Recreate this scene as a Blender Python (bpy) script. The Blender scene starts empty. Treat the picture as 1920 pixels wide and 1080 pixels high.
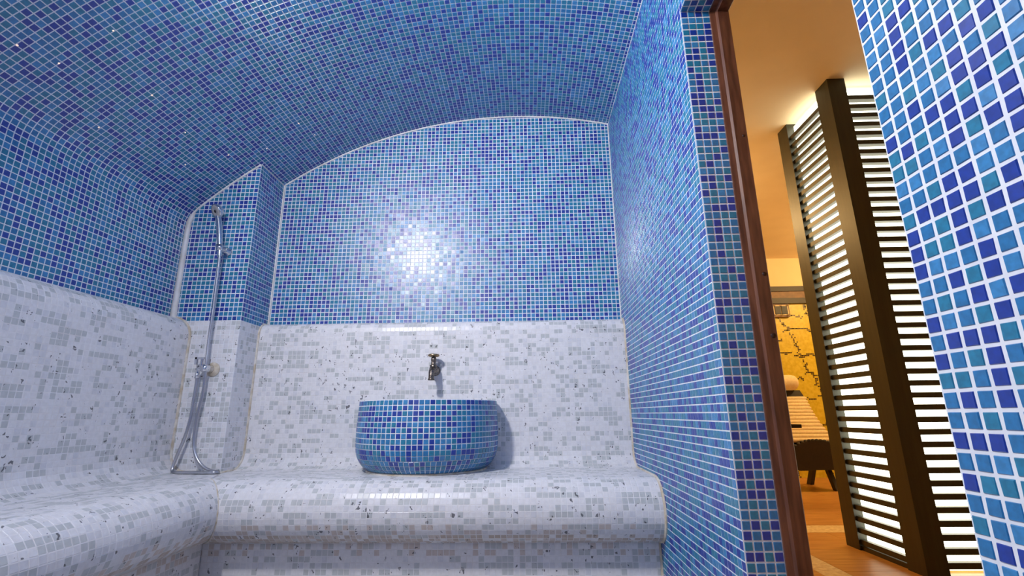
import bpy, bmesh, math, random
import numpy as np
from mathutils import Vector, Matrix
random.seed(7); rng = np.random.default_rng(11)
scene = bpy.context.scene
COL = scene.collection
P = 0.0225                      # mosaic pitch in metres: the whole room is laid out in mosaic units
ZF = -86.0                      # floor level in mosaic units
def T(x, y, z): return Vector((x*P, y*P, (z-ZF)*P))

# ------------------------------------------------------------------ camera
CAM = np.array([-22.17, -55.9873, -53.9573]); FPX = 903.93; YAW, PITCH, ROLL = -0.0291, 0.256, -0.0105
Fv = np.array([math.sin(YAW)*math.cos(PITCH), math.cos(YAW)*math.cos(PITCH), math.sin(PITCH)])
R0 = np.array([math.cos(YAW), -math.sin(YAW), 0.0]); U0 = np.cross(R0, Fv)
Rv = math.cos(ROLL)*R0 + math.sin(ROLL)*U0; Uv = -math.sin(ROLL)*R0 + math.cos(ROLL)*U0
cd = bpy.data.cameras.new('camera'); cam = bpy.data.objects.new('camera', cd); COL.objects.link(cam)
cd.sensor_width = 36.0; cd.lens = FPX/1920*36.0; cd.clip_start = 0.01; cd.clip_end = 50
m3 = Matrix(((Rv[0], Uv[0], -Fv[0]), (Rv[1], Uv[1], -Fv[1]), (Rv[2], Uv[2], -Fv[2])))
cam.matrix_world = Matrix.Translation(T(*CAM)) @ m3.to_4x4()
scene.camera = cam
# ------------------------------------------------------------------ world, exposure
w = bpy.data.worlds.new('world'); scene.world = w; w.use_nodes = True
w.node_tree.nodes['Background'].inputs[0].default_value = (0.5, 0.6, 0.8, 1)
w.node_tree.nodes['Background'].inputs[1].default_value = 0.0
vs = scene.view_settings
vs.view_transform = 'Standard'; vs.look = 'None'; vs.gamma = 1.0; vs.use_curve_mapping = False
vs.exposure = 0.0
LAMP_STEAM = 480.0              # radiance of the opal bulkhead lamp globes in the steam room
LAMP_REAR = 14.0  # radiance of the unseen fill globe added behind the viewer
LAMP_OUT = 38.0                 # watts of the unseen warm lamps added in the lounge
BOX_GLOW = 4.5                  # radiance of the light box diffusers

def pix(q):
    d = np.asarray(q, float) - CAM; dep = d @ Fv
    if dep < 1: return None
    return 960 + FPX*(d @ Rv)/dep, 540 - FPX*(d @ Uv)/dep, dep

# ------------------------------------------------------------------ materials
def mat(name, col, rough=0.5, metal=0.0, spec=0.5, emit=None, estr=0.0):
    m = bpy.data.materials.new(name); m.use_nodes = True
    b = m.node_tree.nodes['Principled BSDF']
    b.inputs['Base Color'].default_value = (*col, 1); b.inputs['Roughness'].default_value = rough
    b.inputs['Metallic'].default_value = metal; b.inputs['Specular IOR Level'].default_value = spec
    if emit: b.inputs['Emission Color'].default_value = (*emit, 1); b.inputs['Emission Strength'].default_value = estr
    return m
def N(m, kind, **kw):
    n = m.node_tree.nodes.new(kind)
    for k, v in kw.items():
        if k in n.inputs.keys() if hasattr(n.inputs, 'keys') else False: n.inputs[k].default_value = v
        else: setattr(n, k, v)
    return n
def L(m, a, b): m.node_tree.links.new(a, b)
def bsdf(m): return m.node_tree.nodes['Principled BSDF']
def vary(m, c1, c2, scale=30.0, detail=3.0, stretch=(1, 1, 1), lo=0.35, hi=0.65):
    """mottle the base colour between two tones with world-space noise"""
    g = N(m, 'ShaderNodeNewGeometry'); mp = N(m, 'ShaderNodeMapping'); mp.inputs['Scale'].default_value = stretch
    nz = N(m, 'ShaderNodeTexNoise'); nz.inputs['Scale'].default_value = scale; nz.inputs['Detail'].default_value = detail
    r = N(m, 'ShaderNodeValToRGB'); r.color_ramp.elements[0].position = lo; r.color_ramp.elements[1].position = hi
    r.color_ramp.elements[0].color = (*c1, 1); r.color_ramp.elements[1].color = (*c2, 1)
    L(m, g.outputs['Position'], mp.inputs['Vector']); L(m, mp.outputs[0], nz.inputs['Vector']); L(m, nz.outputs['Fac'], r.inputs['Fac'])
    L(m, r.outputs['Color'], bsdf(m).inputs['Base Color'])
    return r, nz
def bump(m, scale, strength, dist=0.001):
    g = N(m, 'ShaderNodeNewGeometry'); nz = N(m, 'ShaderNodeTexNoise'); nz.inputs['Scale'].default_value = scale
    bp = N(m, 'ShaderNodeBump'); bp.inputs['Strength'].default_value = strength; bp.inputs['Distance'].default_value = dist
    L(m, g.outputs['Position'], nz.inputs['Vector']); L(m, nz.outputs['Fac'], bp.inputs['Height']); L(m, bp.outputs[0], bsdf(m).inputs['Normal'])

def glass_tile(name, c):
    m = mat(name, c, 0.40, 0, 0.8)
    bsdf(m).inputs['Coat Weight'].default_value = 0.35; bsdf(m).inputs['Coat Roughness'].default_value = 0.24
    vary(m, tuple(x*0.86 for x in c), tuple(min(1, x*1.12) for x in c), 120.0, 2.0)
    bump(m, 90.0, 0.12, 0.0008)
    return m
BLUE = [glass_tile('glass_cobalt', (0.002, 0.034, 0.31)), glass_tile('glass_azure', (0.010, 0.165, 0.40)),
        glass_tile('glass_teal', (0.007, 0.19, 0.34)), glass_tile('glass_sky', (0.03, 0.22, 0.49))]
def vit_tile(name, c):
    m = mat(name, c, 0.3, 0, 0.45)
    r, nz = vary(m, tuple(x*0.95 for x in c), tuple(min(1, x*1.04) for x in c), 60.0, 2.0)
    # dark shell flecks scattered in the vitreous paste
    g = N(m, 'ShaderNodeNewGeometry')
    n2 = N(m, 'ShaderNodeTexNoise'); n2.inputs['Scale'].default_value = 55.0; n2.inputs['Detail'].default_value = 1.0
    mx = N(m, 'ShaderNodeVectorMath', operation='MULTIPLY_ADD'); mx.inputs[1].default_value = (0.045, 0.045, 0.045)
    L(m, g.outputs['Position'], n2.inputs['Vector']); L(m, n2.outputs['Color'], mx.inputs[0]); L(m, g.outputs['Position'], mx.inputs[2])
    vo = N(m, 'ShaderNodeTexVoronoi'); vo.inputs['Scale'].default_value = 26.0
    mp2 = N(m, 'ShaderNodeMapping'); mp2.inputs['Scale'].default_value = (1.9, 1.9, 0.75); mp2.inputs['Rotation'].default_value = (0.6, 0.5, 0.3)
    L(m, mx.outputs[0], mp2.inputs['Vector']); L(m, mp2.outputs[0], vo.inputs['Vector'])
    sep = N(m, 'ShaderNodeSeparateColor'); L(m, vo.outputs['Color'], sep.inputs[0])
    thr = N(m, 'ShaderNodeMath', operation='MULTIPLY_ADD'); thr.inputs[1].default_value = 0.26; thr.inputs[2].default_value = 0.02
    pw = N(m, 'ShaderNodeMath', operation='POWER'); pw.inputs[1].default_value = 1.6
    L(m, sep.outputs[0], pw.inputs[0]); L(m, pw.outputs[0], thr.inputs[0])
    lt = N(m, 'ShaderNodeMath', operation='LESS_THAN'); L(m, vo.outputs['Distance'], lt.inputs[0]); L(m, thr.outputs[0], lt.inputs[1])
    sc = N(m, 'ShaderNodeMath', operation='MULTIPLY'); sc.inputs[1].default_value = 0.85
    L(m, lt.outputs[0], sc.inputs[0])
    mix = N(m, 'ShaderNodeMix', data_type='RGBA'); mix.inputs['B'].default_value = (0.05, 0.05, 0.055, 1)
    mix.inputs[7].default_value = (0.07, 0.07, 0.08, 1)
    L(m, sc.outputs[0], mix.inputs[0]); L(m, r.outputs['Color'], mix.inputs[6]); L(m, mix.outputs[2], bsdf(m).inputs['Base Color'])
    return m
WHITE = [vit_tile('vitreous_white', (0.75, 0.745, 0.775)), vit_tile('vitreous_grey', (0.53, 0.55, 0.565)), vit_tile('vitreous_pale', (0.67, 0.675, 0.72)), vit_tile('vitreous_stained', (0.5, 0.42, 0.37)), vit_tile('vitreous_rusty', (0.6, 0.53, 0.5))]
GROUT = mat('grout_white', (0.78, 0.8, 0.85), 0.85); vary(GROUT, (0.74, 0.76, 0.82), (0.82, 0.84, 0.88), 25)
GROUT_W = mat('grout_bench', (0.76, 0.76, 0.79), 0.85); vary(GROUT_W, (0.72, 0.70, 0.71), (0.8, 0.8, 0.83), 12)
CAULK = mat('silicone_white', (0.74, 0.74, 0.76), 0.45); vary(CAULK, (0.66, 0.64, 0.62), (0.78, 0.78, 0.8), 18)
CAULK_Y = mat('silicone_aged', (0.62, 0.56, 0.46), 0.5); vary(CAULK_Y, (0.5, 0.42, 0.31), (0.72, 0.68, 0.62), 30)
CHROME = mat('chrome', (0.72, 0.73, 0.76), 0.14, 1.0)
HOSE = mat('hose_steel', (0.55, 0.56, 0.6), 0.28, 1.0)
BRASS = mat('aged_brass', (0.16, 0.135, 0.12), 0.38, 1.0); vary(BRASS, (0.08, 0.07, 0.07), (0.3, 0.25, 0.2), 160)
BRASSY = mat('worn_brass', (0.36, 0.25, 0.13), 0.35, 1.0); vary(BRASSY, (0.2, 0.13, 0.07), (0.55, 0.4, 0.22), 160)
GREYP = mat('spray_plate', (0.45, 0.43, 0.42), 0.45)
BLACK = mat('black_rubber', (0.015, 0.015, 0.015), 0.5)
WOOD = mat('red_brown_wood', (0.12, 0.045, 0.025), 0.35); vary(WOOD, (0.06, 0.02, 0.012), (0.17, 0.065, 0.035), 22, 5, (3, 3, 0.35), 0.3, 0.7); 
WOODK = mat('wood_knot', (0.02, 0.008, 0.005), 0.4); vary(WOODK, (0.015, 0.006, 0.004), (0.04, 0.015, 0.01), 200)
LOUV = mat('dark_walnut', (0.02, 0.019, 0.008), 0.45); vary(LOUV, (0.015, 0.0145, 0.006), (0.025, 0.024, 0.01), 14, 4, (4, 4, 0.3))
GLOW = mat('lit_opal_panel', (0.8, 0.8, 0.75), 0.5, 0, 0.3, (1.0, 0.96, 0.74), BOX_GLOW)
PLAST = mat('cream_plaster', (0.82, 0.66, 0.40), 0.8); vary(PLAST, (0.80, 0.64, 0.38), (0.84, 0.68, 0.42), 4)
CEILM = mat('cream_ceiling', (0.84, 0.74, 0.54), 0.8); vary(CEILM, (0.82, 0.72, 0.52), (0.86, 0.76, 0.56), 4)
FLOORM = mat('wood_look_plank', (0.5, 0.25, 0.07), 0.38); vary(FLOORM, (0.42, 0.19, 0.045), (0.6, 0.31, 0.09), 5, 5, (1, 9, 1), 0.3, 0.7)
STRIPE = mat('pebble_border', (0.72, 0.56, 0.33), 0.5); vary(STRIPE, (0.6, 0.44, 0.24), (0.8, 0.66, 0.42), 45, 4)
YELM = mat('yellow_mosaic', (0.6, 0.46, 0.025), 0.4); vary(YELM, (0.55, 0.41, 0.015), (0.65, 0.51, 0.04), 30, 4)
DARKT = mat('dark_mosaic', (0.035, 0.018, 0.012), 0.35); vary(DARKT, (0.03, 0.015, 0.01), (0.06, 0.03, 0.02), 80)
BEAM = mat('dark_beam', (0.012, 0.008, 0.005), 0.5); vary(BEAM, (0.009, 0.006, 0.004), (0.016, 0.01, 0.007), 20)
BEAMB = mat('brown_beam', (0.16, 0.075, 0.025), 0.5); vary(BEAMB, (0.13, 0.06, 0.02), (0.19, 0.09, 0.03), 20)
CREAM = mat('cream_fabric', (0.78, 0.65, 0.42), 0.85); vary(CREAM, (0.74, 0.6, 0.38), (0.82, 0.7, 0.47), 60)
LEATH = mat('dark_leather', (0.008, 0.005, 0.004), 0.5); vary(LEATH, (0.006, 0.004, 0.003), (0.011, 0.007, 0.005), 50)
OPAL = mat('opal_globe', (0.9, 0.9, 0.9), 0.3, 0, 0.5, (1.0, 0.97, 0.97), LAMP_STEAM)
OPAL2 = mat('opal_fill_globe', (0.9, 0.9, 0.9), 0.3, 0, 0.5, (1.0, 0.97, 0.97), LAMP_REAR)
STARM = mat('star_bead', (0.9, 0.75, 0.6), 0.2, 0, 0.5, (1.0, 0.66, 0.5), 1.0)
REARM = mat('plain_mosaic', (0.1, 0.25, 0.55), 0.3)
def brickify(m, c1, c2, cg):
    g = N(m, 'ShaderNodeNewGeometry'); s = N(m, 'ShaderNodeSeparateXYZ'); c = N(m, 'ShaderNodeCombineXYZ')
    a = N(m, 'ShaderNodeMath', operation='ADD')
    L(m, g.outputs['Position'], s.inputs[0]); L(m, s.outputs[0], a.inputs[0]); L(m, s.outputs[1], a.inputs[1])
    L(m, a.outputs[0], c.inputs[0]); L(m, s.outputs[2], c.inputs[1])
    b = N(m, 'ShaderNodeTexBrick'); b.offset = 0.0
    b.inputs['Color1'].default_value = (*c1, 1); b.inputs['Color2'].default_value = (*c2, 1); b.inputs['Mortar'].default_value = (*cg, 1)
    b.inputs['Scale'].default_value = 1.0; b.inputs['Mortar Size'].default_value = 0.0015
    b.inputs['Brick Width'].default_value = P; b.inputs['Row Height'].default_value = P
    L(m, c.outputs[0], b.inputs['Vector']); L(m, b.outputs['Color'], bsdf(m).inputs['Base Color'])
brickify(REARM, (0.01, 0.06, 0.35), (0.02, 0.18, 0.42), (0.5, 0.52, 0.6))
WFLOOR = mat('floor_mosaic', (0.6, 0.6, 0.63), 0.35)
def floorify(m):
    g = N(m, 'ShaderNodeNewGeometry'); b = N(m, 'ShaderNodeTexBrick'); b.offset = 0.0
    b.inputs['Color1'].default_value = (0.55, 0.54, 0.54, 1); b.inputs['Color2'].default_value = (0.4, 0.4, 0.41, 1); b.inputs['Mortar'].default_value = (0.45, 0.43, 0.42, 1)
    b.inputs['Scale'].default_value = 1.0; b.inputs['Mortar Size'].default_value = 0.0015; b.inputs['Brick Width'].default_value = P; b.inputs['Row Height'].default_value = P
    L(m, g.outputs['Position'], b.inputs['Vector']); L(m, b.outputs['Color'], bsdf(m).inputs['Base Color'])
floorify(WFLOOR)

# ------------------------------------------------------------------ object helpers
def link(name, me, mats, parent=None):
    for q in (mats if isinstance(mats, (list, tuple)) else [mats]): me.materials.append(q)
    o = bpy.data.objects.new(name, me); COL.objects.link(o)
    if parent: o.parent = parent
    return o
def tag(o, label=None, cat=None, group=None, kind=None):
    if label: o['label'] = label
    if cat: o['category'] = cat
    if group: o['group'] = group
    if kind: o['kind'] = kind
    return o
def empty(name, loc, label, cat, group=None):
    o = bpy.data.objects.new(name, None); COL.objects.link(o); o.location = loc; o.empty_display_size = 0.05
    return tag(o, label, cat, group)
class MB:
    """collects verts and faces in mosaic units"""
    def __init__(s): s.v = []; s.f = []; s.smooth = []
    def add(s, vs, fs, smooth=False):
        b = len(s.v); s.v += [tuple(q) for q in vs]; s.f += [tuple(i+b for i in f) for f in fs]; s.smooth += [smooth]*len(fs)
    def box(s, x0, x1, y0, y1, z0, z1):
        s.add([(x0,y0,z0),(x1,y0,z0),(x1,y1,z0),(x0,y1,z0),(x0,y0,z1),(x1,y0,z1),(x1,y1,z1),(x0,y1,z1)],
              [(3,2,1,0),(4,5,6,7),(0,1,5,4),(1,2,6,5),(2,3,7,6),(3,0,4,7)]); return s
    def hexa(s, pts): s.add(pts, [(3,2,1,0),(4,5,6,7),(0,1,5,4),(1,2,6,5),(2,3,7,6),(3,0,4,7)]); return s
    def tube(s, path, r, n=10, cap=True, smooth=True):
        path = [np.array(q, float) for q in path]; k = len(path)
        rs = r if isinstance(r, (list, tuple)) else [r]*k
        t0 = path[1]-path[0]; up = np.array([0,0,1.0])
        if abs(t0 @ up) > 0.9*np.linalg.norm(t0): up = np.array([1.0,0,0])
        a = np.cross(t0, up); a /= np.linalg.norm(a); vs = []
        for i, q in enumerate(path):
            t = path[min(i+1, k-1)] - path[max(i-1, 0)]; t /= np.linalg.norm(t)
            a = a - (a @ t)*t; a /= np.linalg.norm(a); b = np.cross(t, a)
            vs += [q + rs[i]*(math.cos(2*math.pi*j/n)*a + math.sin(2*math.pi*j/n)*b) for j in range(n)]
        fs = [(i*n+j, i*n+(j+1)%n, (i+1)*n+(j+1)%n, (i+1)*n+j) for i in range(k-1) for j in range(n)]
        s.add(vs, fs, smooth)
        if cap: s.add(vs[:n], [tuple(range(n))[::-1]]); s.add(vs[-n:], [tuple(range(n))])
        return s
    def lathe(s, prof, origin, axis, n=24, smooth=True):
        """prof = [(distance along axis, radius)]"""
        o = np.array(origin, float); ax = np.array(axis, float); ax /= np.linalg.norm(ax)
        u = np.cross(ax, [0,0,1.0] if abs(ax[2]) < 0.9 else [1.0,0,0]); u /= np.linalg.norm(u); w_ = np.cross(ax, u)
        vs = [o + d*ax + max(r, 1e-4)*(math.cos(2*math.pi*j/n)*u + math.sin(2*math.pi*j/n)*w_) for d, r in prof for j in range(n)]
        k = len(prof)
        s.add(vs, [(i*n+j, i*n+(j+1)%n, (i+1)*n+(j+1)%n, (i+1)*n+j) for i in range(k-1) for j in range(n)], smooth)
        return s
    def mesh(s, name):
        me = bpy.data.meshes.new(name); me.from_pydata([T(*q) for q in s.v], [], s.f)
        me.polygons.foreach_set('use_smooth', s.smooth); me.update(); return me
    def build(s, name, mats, parent=None, kind=None):
        me = s.mesh(name)
        bm = bmesh.new(); bm.from_mesh(me); bmesh.ops.recalc_face_normals(bm, faces=bm.faces); bm.to_mesh(me); bm.free()
        o = link(name, me, mats, parent)
        if parent: o.matrix_parent_inverse = Matrix.Translation(parent.location).inverted()
        if kind: o['kind'] = kind
        return o

# ------------------------------------------------------------------ mosaic machinery
TH = 0.055                       # how proud a tile stands of its grout (mosaic units)
TILE_MESH = {}
def tile_mesh(pal, ci, su, sv, TH):
    key = (pal[ci].name, round(su, 3), round(sv, 3))
    if key not in TILE_MESH:
        a, b, e = su/2*P, sv/2*P, 0.045*P; h = TH*P
        me = bpy.data.meshes.new('mosaic_tile')
        me.from_pydata([(-a,-b,-h*.4),(a,-b,-h*.4),(a,b,-h*.4),(-a,b,-h*.4),(-a+e,-b+e,h),(a-e,-b+e,h),(a-e,b-e,h),(-a+e,b-e,h)], [],
                       [(0,1,5,4),(1,2,6,5),(2,3,7,6),(3,0,4,7),(4,5,6,7)])
        me.materials.append(pal[ci]); me.update(); TILE_MESH[key] = me
    return TILE_MESH[key]
def lay(parent, tiles, pal, gap=(0.13, 0.13), singles=300, minpx=9.0, tilt=0.012, name='mosaic_tile', TH=TH):
    """tiles: (centre, tu, tv, normal, su, sv, colour). The largest in view become objects of their own, the rest one field."""
    scored = []
    for i, t in enumerate(tiles):
        if singles and abs(t[4]-1) < 0.02 and abs(t[5]-1) < 0.06 and (CAM - t[0]) @ t[3] > 0:
            q = pix(t[0])
            if q and -5 < q[0] < 1925 and -5 < q[1] < 1085:
                a = pix(t[0]+t[1]*.5); b = pix(t[0]+t[2]*.5)
                if a is None or b is None: continue
                A = abs((a[0]-q[0])*(b[1]-q[1]) - (a[1]-q[1])*(b[0]-q[0]))*4
                if A > minpx*minpx: scored.append((A, i))
    scored.sort(reverse=True); own = {i for A, i in scored[:singles]}
    V = []; Fc = []; MI = []
    inv = Matrix.Translation(parent.location).inverted() if parent else None
    for i, (c, tu, tv, n, su, sv, ci) in enumerate(tiles):
        k1, k2, k3 = rng.normal(0, tilt, 3)
        n2 = n + k1*tu + k2*tv; n2 = n2/np.linalg.norm(n2)
        u2 = tu + k3*tv*0.6; u2 = u2 - (u2 @ n2)*n2; u2 /= np.linalg.norm(u2); v2 = np.cross(n2, u2)
        if i in own:
            o = bpy.data.objects.new(name, tile_mesh(pal, ci, 1-gap[0], 1-gap[1], TH)); COL.objects.link(o)
            p = T(*c)
            o.parent = parent; o.matrix_parent_inverse = inv
            o.matrix_basis = Matrix(((u2[0], v2[0], n2[0], p[0]), (u2[1], v2[1], n2[1], p[1]), (u2[2], v2[2], n2[2], p[2]), (0, 0, 0, 1)))
        else:
            a, b = max(su-gap[0], 0.1)/2, max(sv-gap[1], 0.1)/2; e = 0.045; B = len(V)
            for z, s in ((-TH*.4, 0), (TH, e)):
                for x, y in ((-a+s, -b+s), (a-s, -b+s), (a-s, b-s), (-a+s, b-s)): V.append(c + x*u2 + y*v2 + z*n2)
            Fc += [(B, B+1, B+5, B+4), (B+1, B+2, B+6, B+5), (B+2, B+3, B+7, B+6), (B+3, B, B+4, B+7), (B+4, B+5, B+6, B+7)]; MI += [ci]*5
    if V:
        A = np.array(V)*P; A[:, 2] -= ZF*P
        me = bpy.data.meshes.new('mosaic_field'); me.vertices.add(len(A)); me.vertices.foreach_set('co', A.ravel())
        Fa = np.array(Fc, dtype=np.int32); me.loops.add(Fa.size); me.loops.foreach_set('vertex_index', Fa.ravel())
        me.polygons.add(len(Fa)); me.polygons.foreach_set('loop_start', np.arange(0, Fa.size, 4, dtype=np.int32))
        me.polygons.foreach_set('loop_total', np.full(len(Fa), 4, dtype=np.int32))
        me.polygons.foreach_set('material_index', np.array(MI, dtype=np.int32)); me.polygons.foreach_set('use_smooth', np.zeros(len(Fa), dtype=bool)); me.update(calc_edges=True); me.validate()
        o = link('mosaic_field', me, pal, parent); o['kind'] = 'stuff'
        if parent: o.matrix_parent_inverse = inv
def blue_pick(i, j, seed=0):
    h = (math.sin(i*0.31+seed)+math.sin(j*0.27+1.7*seed)+math.sin((i+j)*0.19))*0.03
    r = random.random()
    return 0 if r < 0.32+h else (1 if r < 0.56 else (2 if r < 0.88 else 3))
WRUN = {}
def white_pick(i, j, seed=0):
    """greys come in short runs along a row"""
    k = (j, seed); last = WRUN.get(k, 0)
    r = random.random(); c = 1 if r < (0.54 if last == 1 else 0.2) else (2 if r > 0.88 else 0)
    WRUN[k] = c; return c
def grid(o, tu, tv, n, us, vs, clip, pick):
    """flat grid: cells between consecutive us / vs; clip(u0,u1,v0,v1)-> clipped cell or None; pick(i,j)->colour"""
    o, tu, tv, n = (np.array(q, float) for q in (o, tu, tv, n)); out = []
    for j in range(len(vs)-1):
        for i in range(len(us)-1):
            c = (us[i], us[i+1], vs[j], vs[j+1]); c = clip(*c) if clip else c
            if c is None or c[1]-c[0] < 0.3 or c[3]-c[2] < 0.3: continue
            u, v = (c[0]+c[1])/2, (c[2]+c[3])/2
            out.append((o+u*tu+v*tv, tu, tv, n, c[1]-c[0], c[3]-c[2], pick(i, j)))
    return out
def rails(a, b, phase=0.0):
    """integer pitch lines between a and b, with cut cells at both ends"""
    r = [a]; k = math.floor(a-phase)+1+phase
    while k < b-1e-6:
        if k-a > 1e-6: r.append(k)
        k += 1
    return r+[b]
def resample(path):
    pts = [np.array(q, float) for q in path]; d = [0]
    for a, b in zip(pts, pts[1:]): d.append(d[-1]+np.linalg.norm(b-a))
    def at(s):
        for i in range(len(pts)-1):
            if s <= d[i+1]+1e-9: return pts[i]+(pts[i+1]-pts[i])*((s-d[i])/max(d[i+1]-d[i], 1e-9))
        return pts[-1]
    n = int(d[-1]); return [at(k) for k in range(n+1)]+([pts[-1]] if d[-1]-n > 0.3 else [])
def arc(c, r, a0, a1, n=12): return [(c[0]+r*math.cos(math.radians(a0+(a1-a0)*i/n)), c[1]+r*math.sin(math.radians(a0+(a1-a0)*i/n))) for i in range(n+1)]

# ------------------------------------------------------------------ room measures (mosaic units; x=0 right wall, y=0 far door jamb, z=0 door head)
YB, XC, YC, XL = 54.97, -83.4, 44.0, -98.8      # back wall, pilaster side, pilaster front, left wall
YR, YD = -72.0, -28.9                           # wall behind the camera, near door jamb
ZW = -33.1                                      # where white turns to blue
VC = (-13.886, -12.032, -51.498, -24.219, 18.577)
def vault(x): t = x/100; return (((VC[0]*t+VC[1])*t+VC[2])*t+VC[3])*t+VC[4]
# vault section with the rounded haunch
s0 = (vault(-96.0)-vault(-96.5))/0.5; th = math.atan(s0)
kz = vault(-96.0)+s0*(XL+96.0); Rf = 7.0; tl = Rf*math.tan((math.pi/2-th)/2)
fc = (XL+Rf, kz-tl)
haunch = arc(fc, Rf, 180, 90+math.degrees(th), 10)
vx0 = haunch[-1][0]
vsec = [(XL, ZW), (XL, kz-tl)] + haunch[1:] + [(x, vault(x)) for x in np.linspace(vx0+1.2, 0, 60)]
def soffit(x):
    if x >= vx0: return vault(x)
    dx = x-fc[0]; return fc[1]+math.sqrt(max(Rf*Rf-dx*dx, 0))

# ------------------------------------------------------------------ right wall, door wall
wr = MB().box(0, 4, 0.4, YB+3, ZF, 24).build('wall_right', GROUT, None, 'structure')
tag(wr, 'blue glass mosaic wall on the right running back from the doorway')
tl_ = grid((0,0,0), (0,-1,0), (0,0,1), (-1,0,0), [-q for q in rails(-YB, 0)][::1][:0] or sorted([-q for q in rails(0, YB)]), rails(ZF, soffit(0), 0), None, lambda i, j: blue_pick(i, j, 1))
# leave out what stands inside the bench and backrest
tl_ = [t for t in tl_ if not (t[0][2] < ZW-1 and t[0][1] > 52.5) and not (t[0][2] < -66 and t[0][1] > 36)]
lay(wr, tl_, BLUE, (0.12, 0.12))

wl = MB().box(0, 4, YD+0.01, -0.01, 0, 24).build('wall_lintel', GROUT, None, 'structure')
tag(wl, 'short mosaic wall above the doorway with a dark tiled soffit')
t1 = grid((0,0,0), (0,-1,0), (0,0,1), (-1,0,0), rails(0, -YD), rails(0, soffit(0)), None, lambda i, j: blue_pick(i, j, 2))
t2 = grid((0,0,0), (0,1,0), (1,0,0), (0,0,-1), rails(YD, 0), rails(0, 4), None, lambda i, j: blue_pick(i, j, 3))
lay(wl, t1+t2, BLUE)

JD = {0:(1,3),2:(4,),3:(2,4),4:(3,4),5:(4,),6:(2,4),7:(1,2),8:(4,),9:(1,),10:(2,),11:(2,),12:(2,),13:(1,2),14:(1,2,4),15:(2,3),16:(3,4),18:(1,4),19:(1,2,3),21:(4,),22:(3,),23:(2,),25:(1,2,4),26:(2,),27:(1,),28:(4,),29:(2,3,4),
      31:(2,),32:(2,),33:(2,),35:(2,),37:(3,),38:(4,),39:(2,),41:(1,2,4),42:(1,),43:(1,3),46:(2,),47:(3,),48:(3,4),49:(4,),50:(1,2),51:(3,),52:(1,4),54:(2,),55:(3,4),56:(1,4),57:(2,),58:(3,),59:(2,3),60:(1,2),61:(1,3,4),62:(2,3),65:(2,4),66:(1,3),68:(1,2,4),70:(1,),72:(2,3),74:(4,),75:(1,),78:(2,)}
wj = MB().box(0.0, 4, 0, 0.4, ZF, 24).build('wall_reveal', GROUT, None, 'structure')
tag(wj, 'narrow mosaic door reveal four tiles wide beside the wooden frame')
def jpick(i, j):
    row = 85-j
    if (i+1) in JD.get(row, ()): return 0
    return random.choice((1, 1, 2, 2, 3) if row < 30 else (1, 1, 2, 2))
lay(wj, grid((0,0,0), (1,0,0), (0,0,1), (0,-1,0), [0.04,1,2,3,4], rails(ZF, 0), None, jpick), BLUE, (0.13, 0.14), 300, 8)

ND = set([(0,-58),(0,-56),(0,-52),(0,-50),(0,-47),(0,-46),(0,-45),(0,-39),(0,-30),(1,-56),(1,-54),(1,-51),(1,-44),(1,-40),(2,-56),(2,-51),(2,-48),(2,-44),(2,-38),(2,-35),(2,-34),(2,-33),(2,-32),(3,-54),(3,-53),(3,-52),(3,-51),(3,-49),(3,-46),(3,-45),(3,-44),(3,-43),(3,-39),(3,-32),(4,-50),(4,-48),(4,-47),(4,-44),(4,-43),(4,-41),(4,-40),(4,-39),(4,-35),(5,-49),(5,-45),(5,-40),(5,-38),(5,-37),(5,-35),(6,-45),(6,-44),(6,-41),(6,-39),(6,-38),(6,-36),(7,-42),(7,-41),(7,-40),(7,-38),(7,-36)])
def npick(i, j):
    z = int(ZF)+j
    if (i, z) in ND: return 0
    if i < 9 and -60 < z < -26: return random.choice((1, 1, 1, 2, 2, 3))
    return blue_pick(i, j, 4)
wn = MB().box(0, 4, YR, YD, ZF, 24).build('wall_near', GROUT, None, 'structure')
tag(wn, 'blue glass mosaic wall on the near side of the doorway')
lay(wn, grid((0,YD,0), (0,-1,0), (0,0,1), (-1,0,0), rails(0, YD-YR), rails(ZF, soffit(0), 0.0), None, npick), BLUE, (0.2, 0.16), 300, 9, 0.02)

# ------------------------------------------------------------------ back wall
bw = MB(); xs = list(np.linspace(XL-4, 4, 60))
bw.box(XL-4, 4, YB, YB+4, ZF, 26)
bwo = bw.build('wall_back', GROUT, None, 'structure'); tag(bwo, 'arched blue glass mosaic back wall above the white bench')
def clipb(u0, u1, v0, v1):
    v1 = min(v1, soffit(-(u0+u1)/2)-0.15); return (u0, u1, v0, v1) if v1 > v0 else None
lay(bwo, grid((0,YB,0), (-1,0,0), (0,0,1), (0,-1,0), rails(0.05, -XC), rails(ZW, 24, ZW % 1), clipb, lambda i, j: blue_pick(i, j, 5)), BLUE, (0.14, 0.14), 0, tilt=0.022)
for t in (): pass

# ------------------------------------------------------------------ pilaster in the corner
pil = MB().box(XL-1, XC, YC, YB+1, ZF, 12).build('wall_pilaster', GROUT, None, 'structure')
tag(pil, 'tiled corner pilaster, blue above and white below, carrying the shower')
ZP = -33.9
def clipf(u0, u1, v0, v1):
    v1 = min(v1, soffit((u0+u1)/2)-0.2); return (u0, u1, v0, v1) if v1 > v0 else None
tiles = grid((0,YC,0), (1,0,0), (0,0,1), (0,-1,0), rails(XL+0.35, XC, XC % 1), rails(ZP, 12, ZP % 1), clipf, lambda i, j: blue_pick(i, j, 6))
tiles += grid((XC,0,0), (0,1,0), (0,0,1), (1,0,0), rails(YC, YB-0.15), rails(ZP, 12, ZP % 1), lambda a, b, c, d: (a, b, c, min(d, vault(XC)-0.2)) if vault(XC)-0.2 > c else None, lambda i, j: blue_pick(i, j, 7))
lay(pil, tiles, BLUE, (0.14, 0.14), 0)
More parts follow.
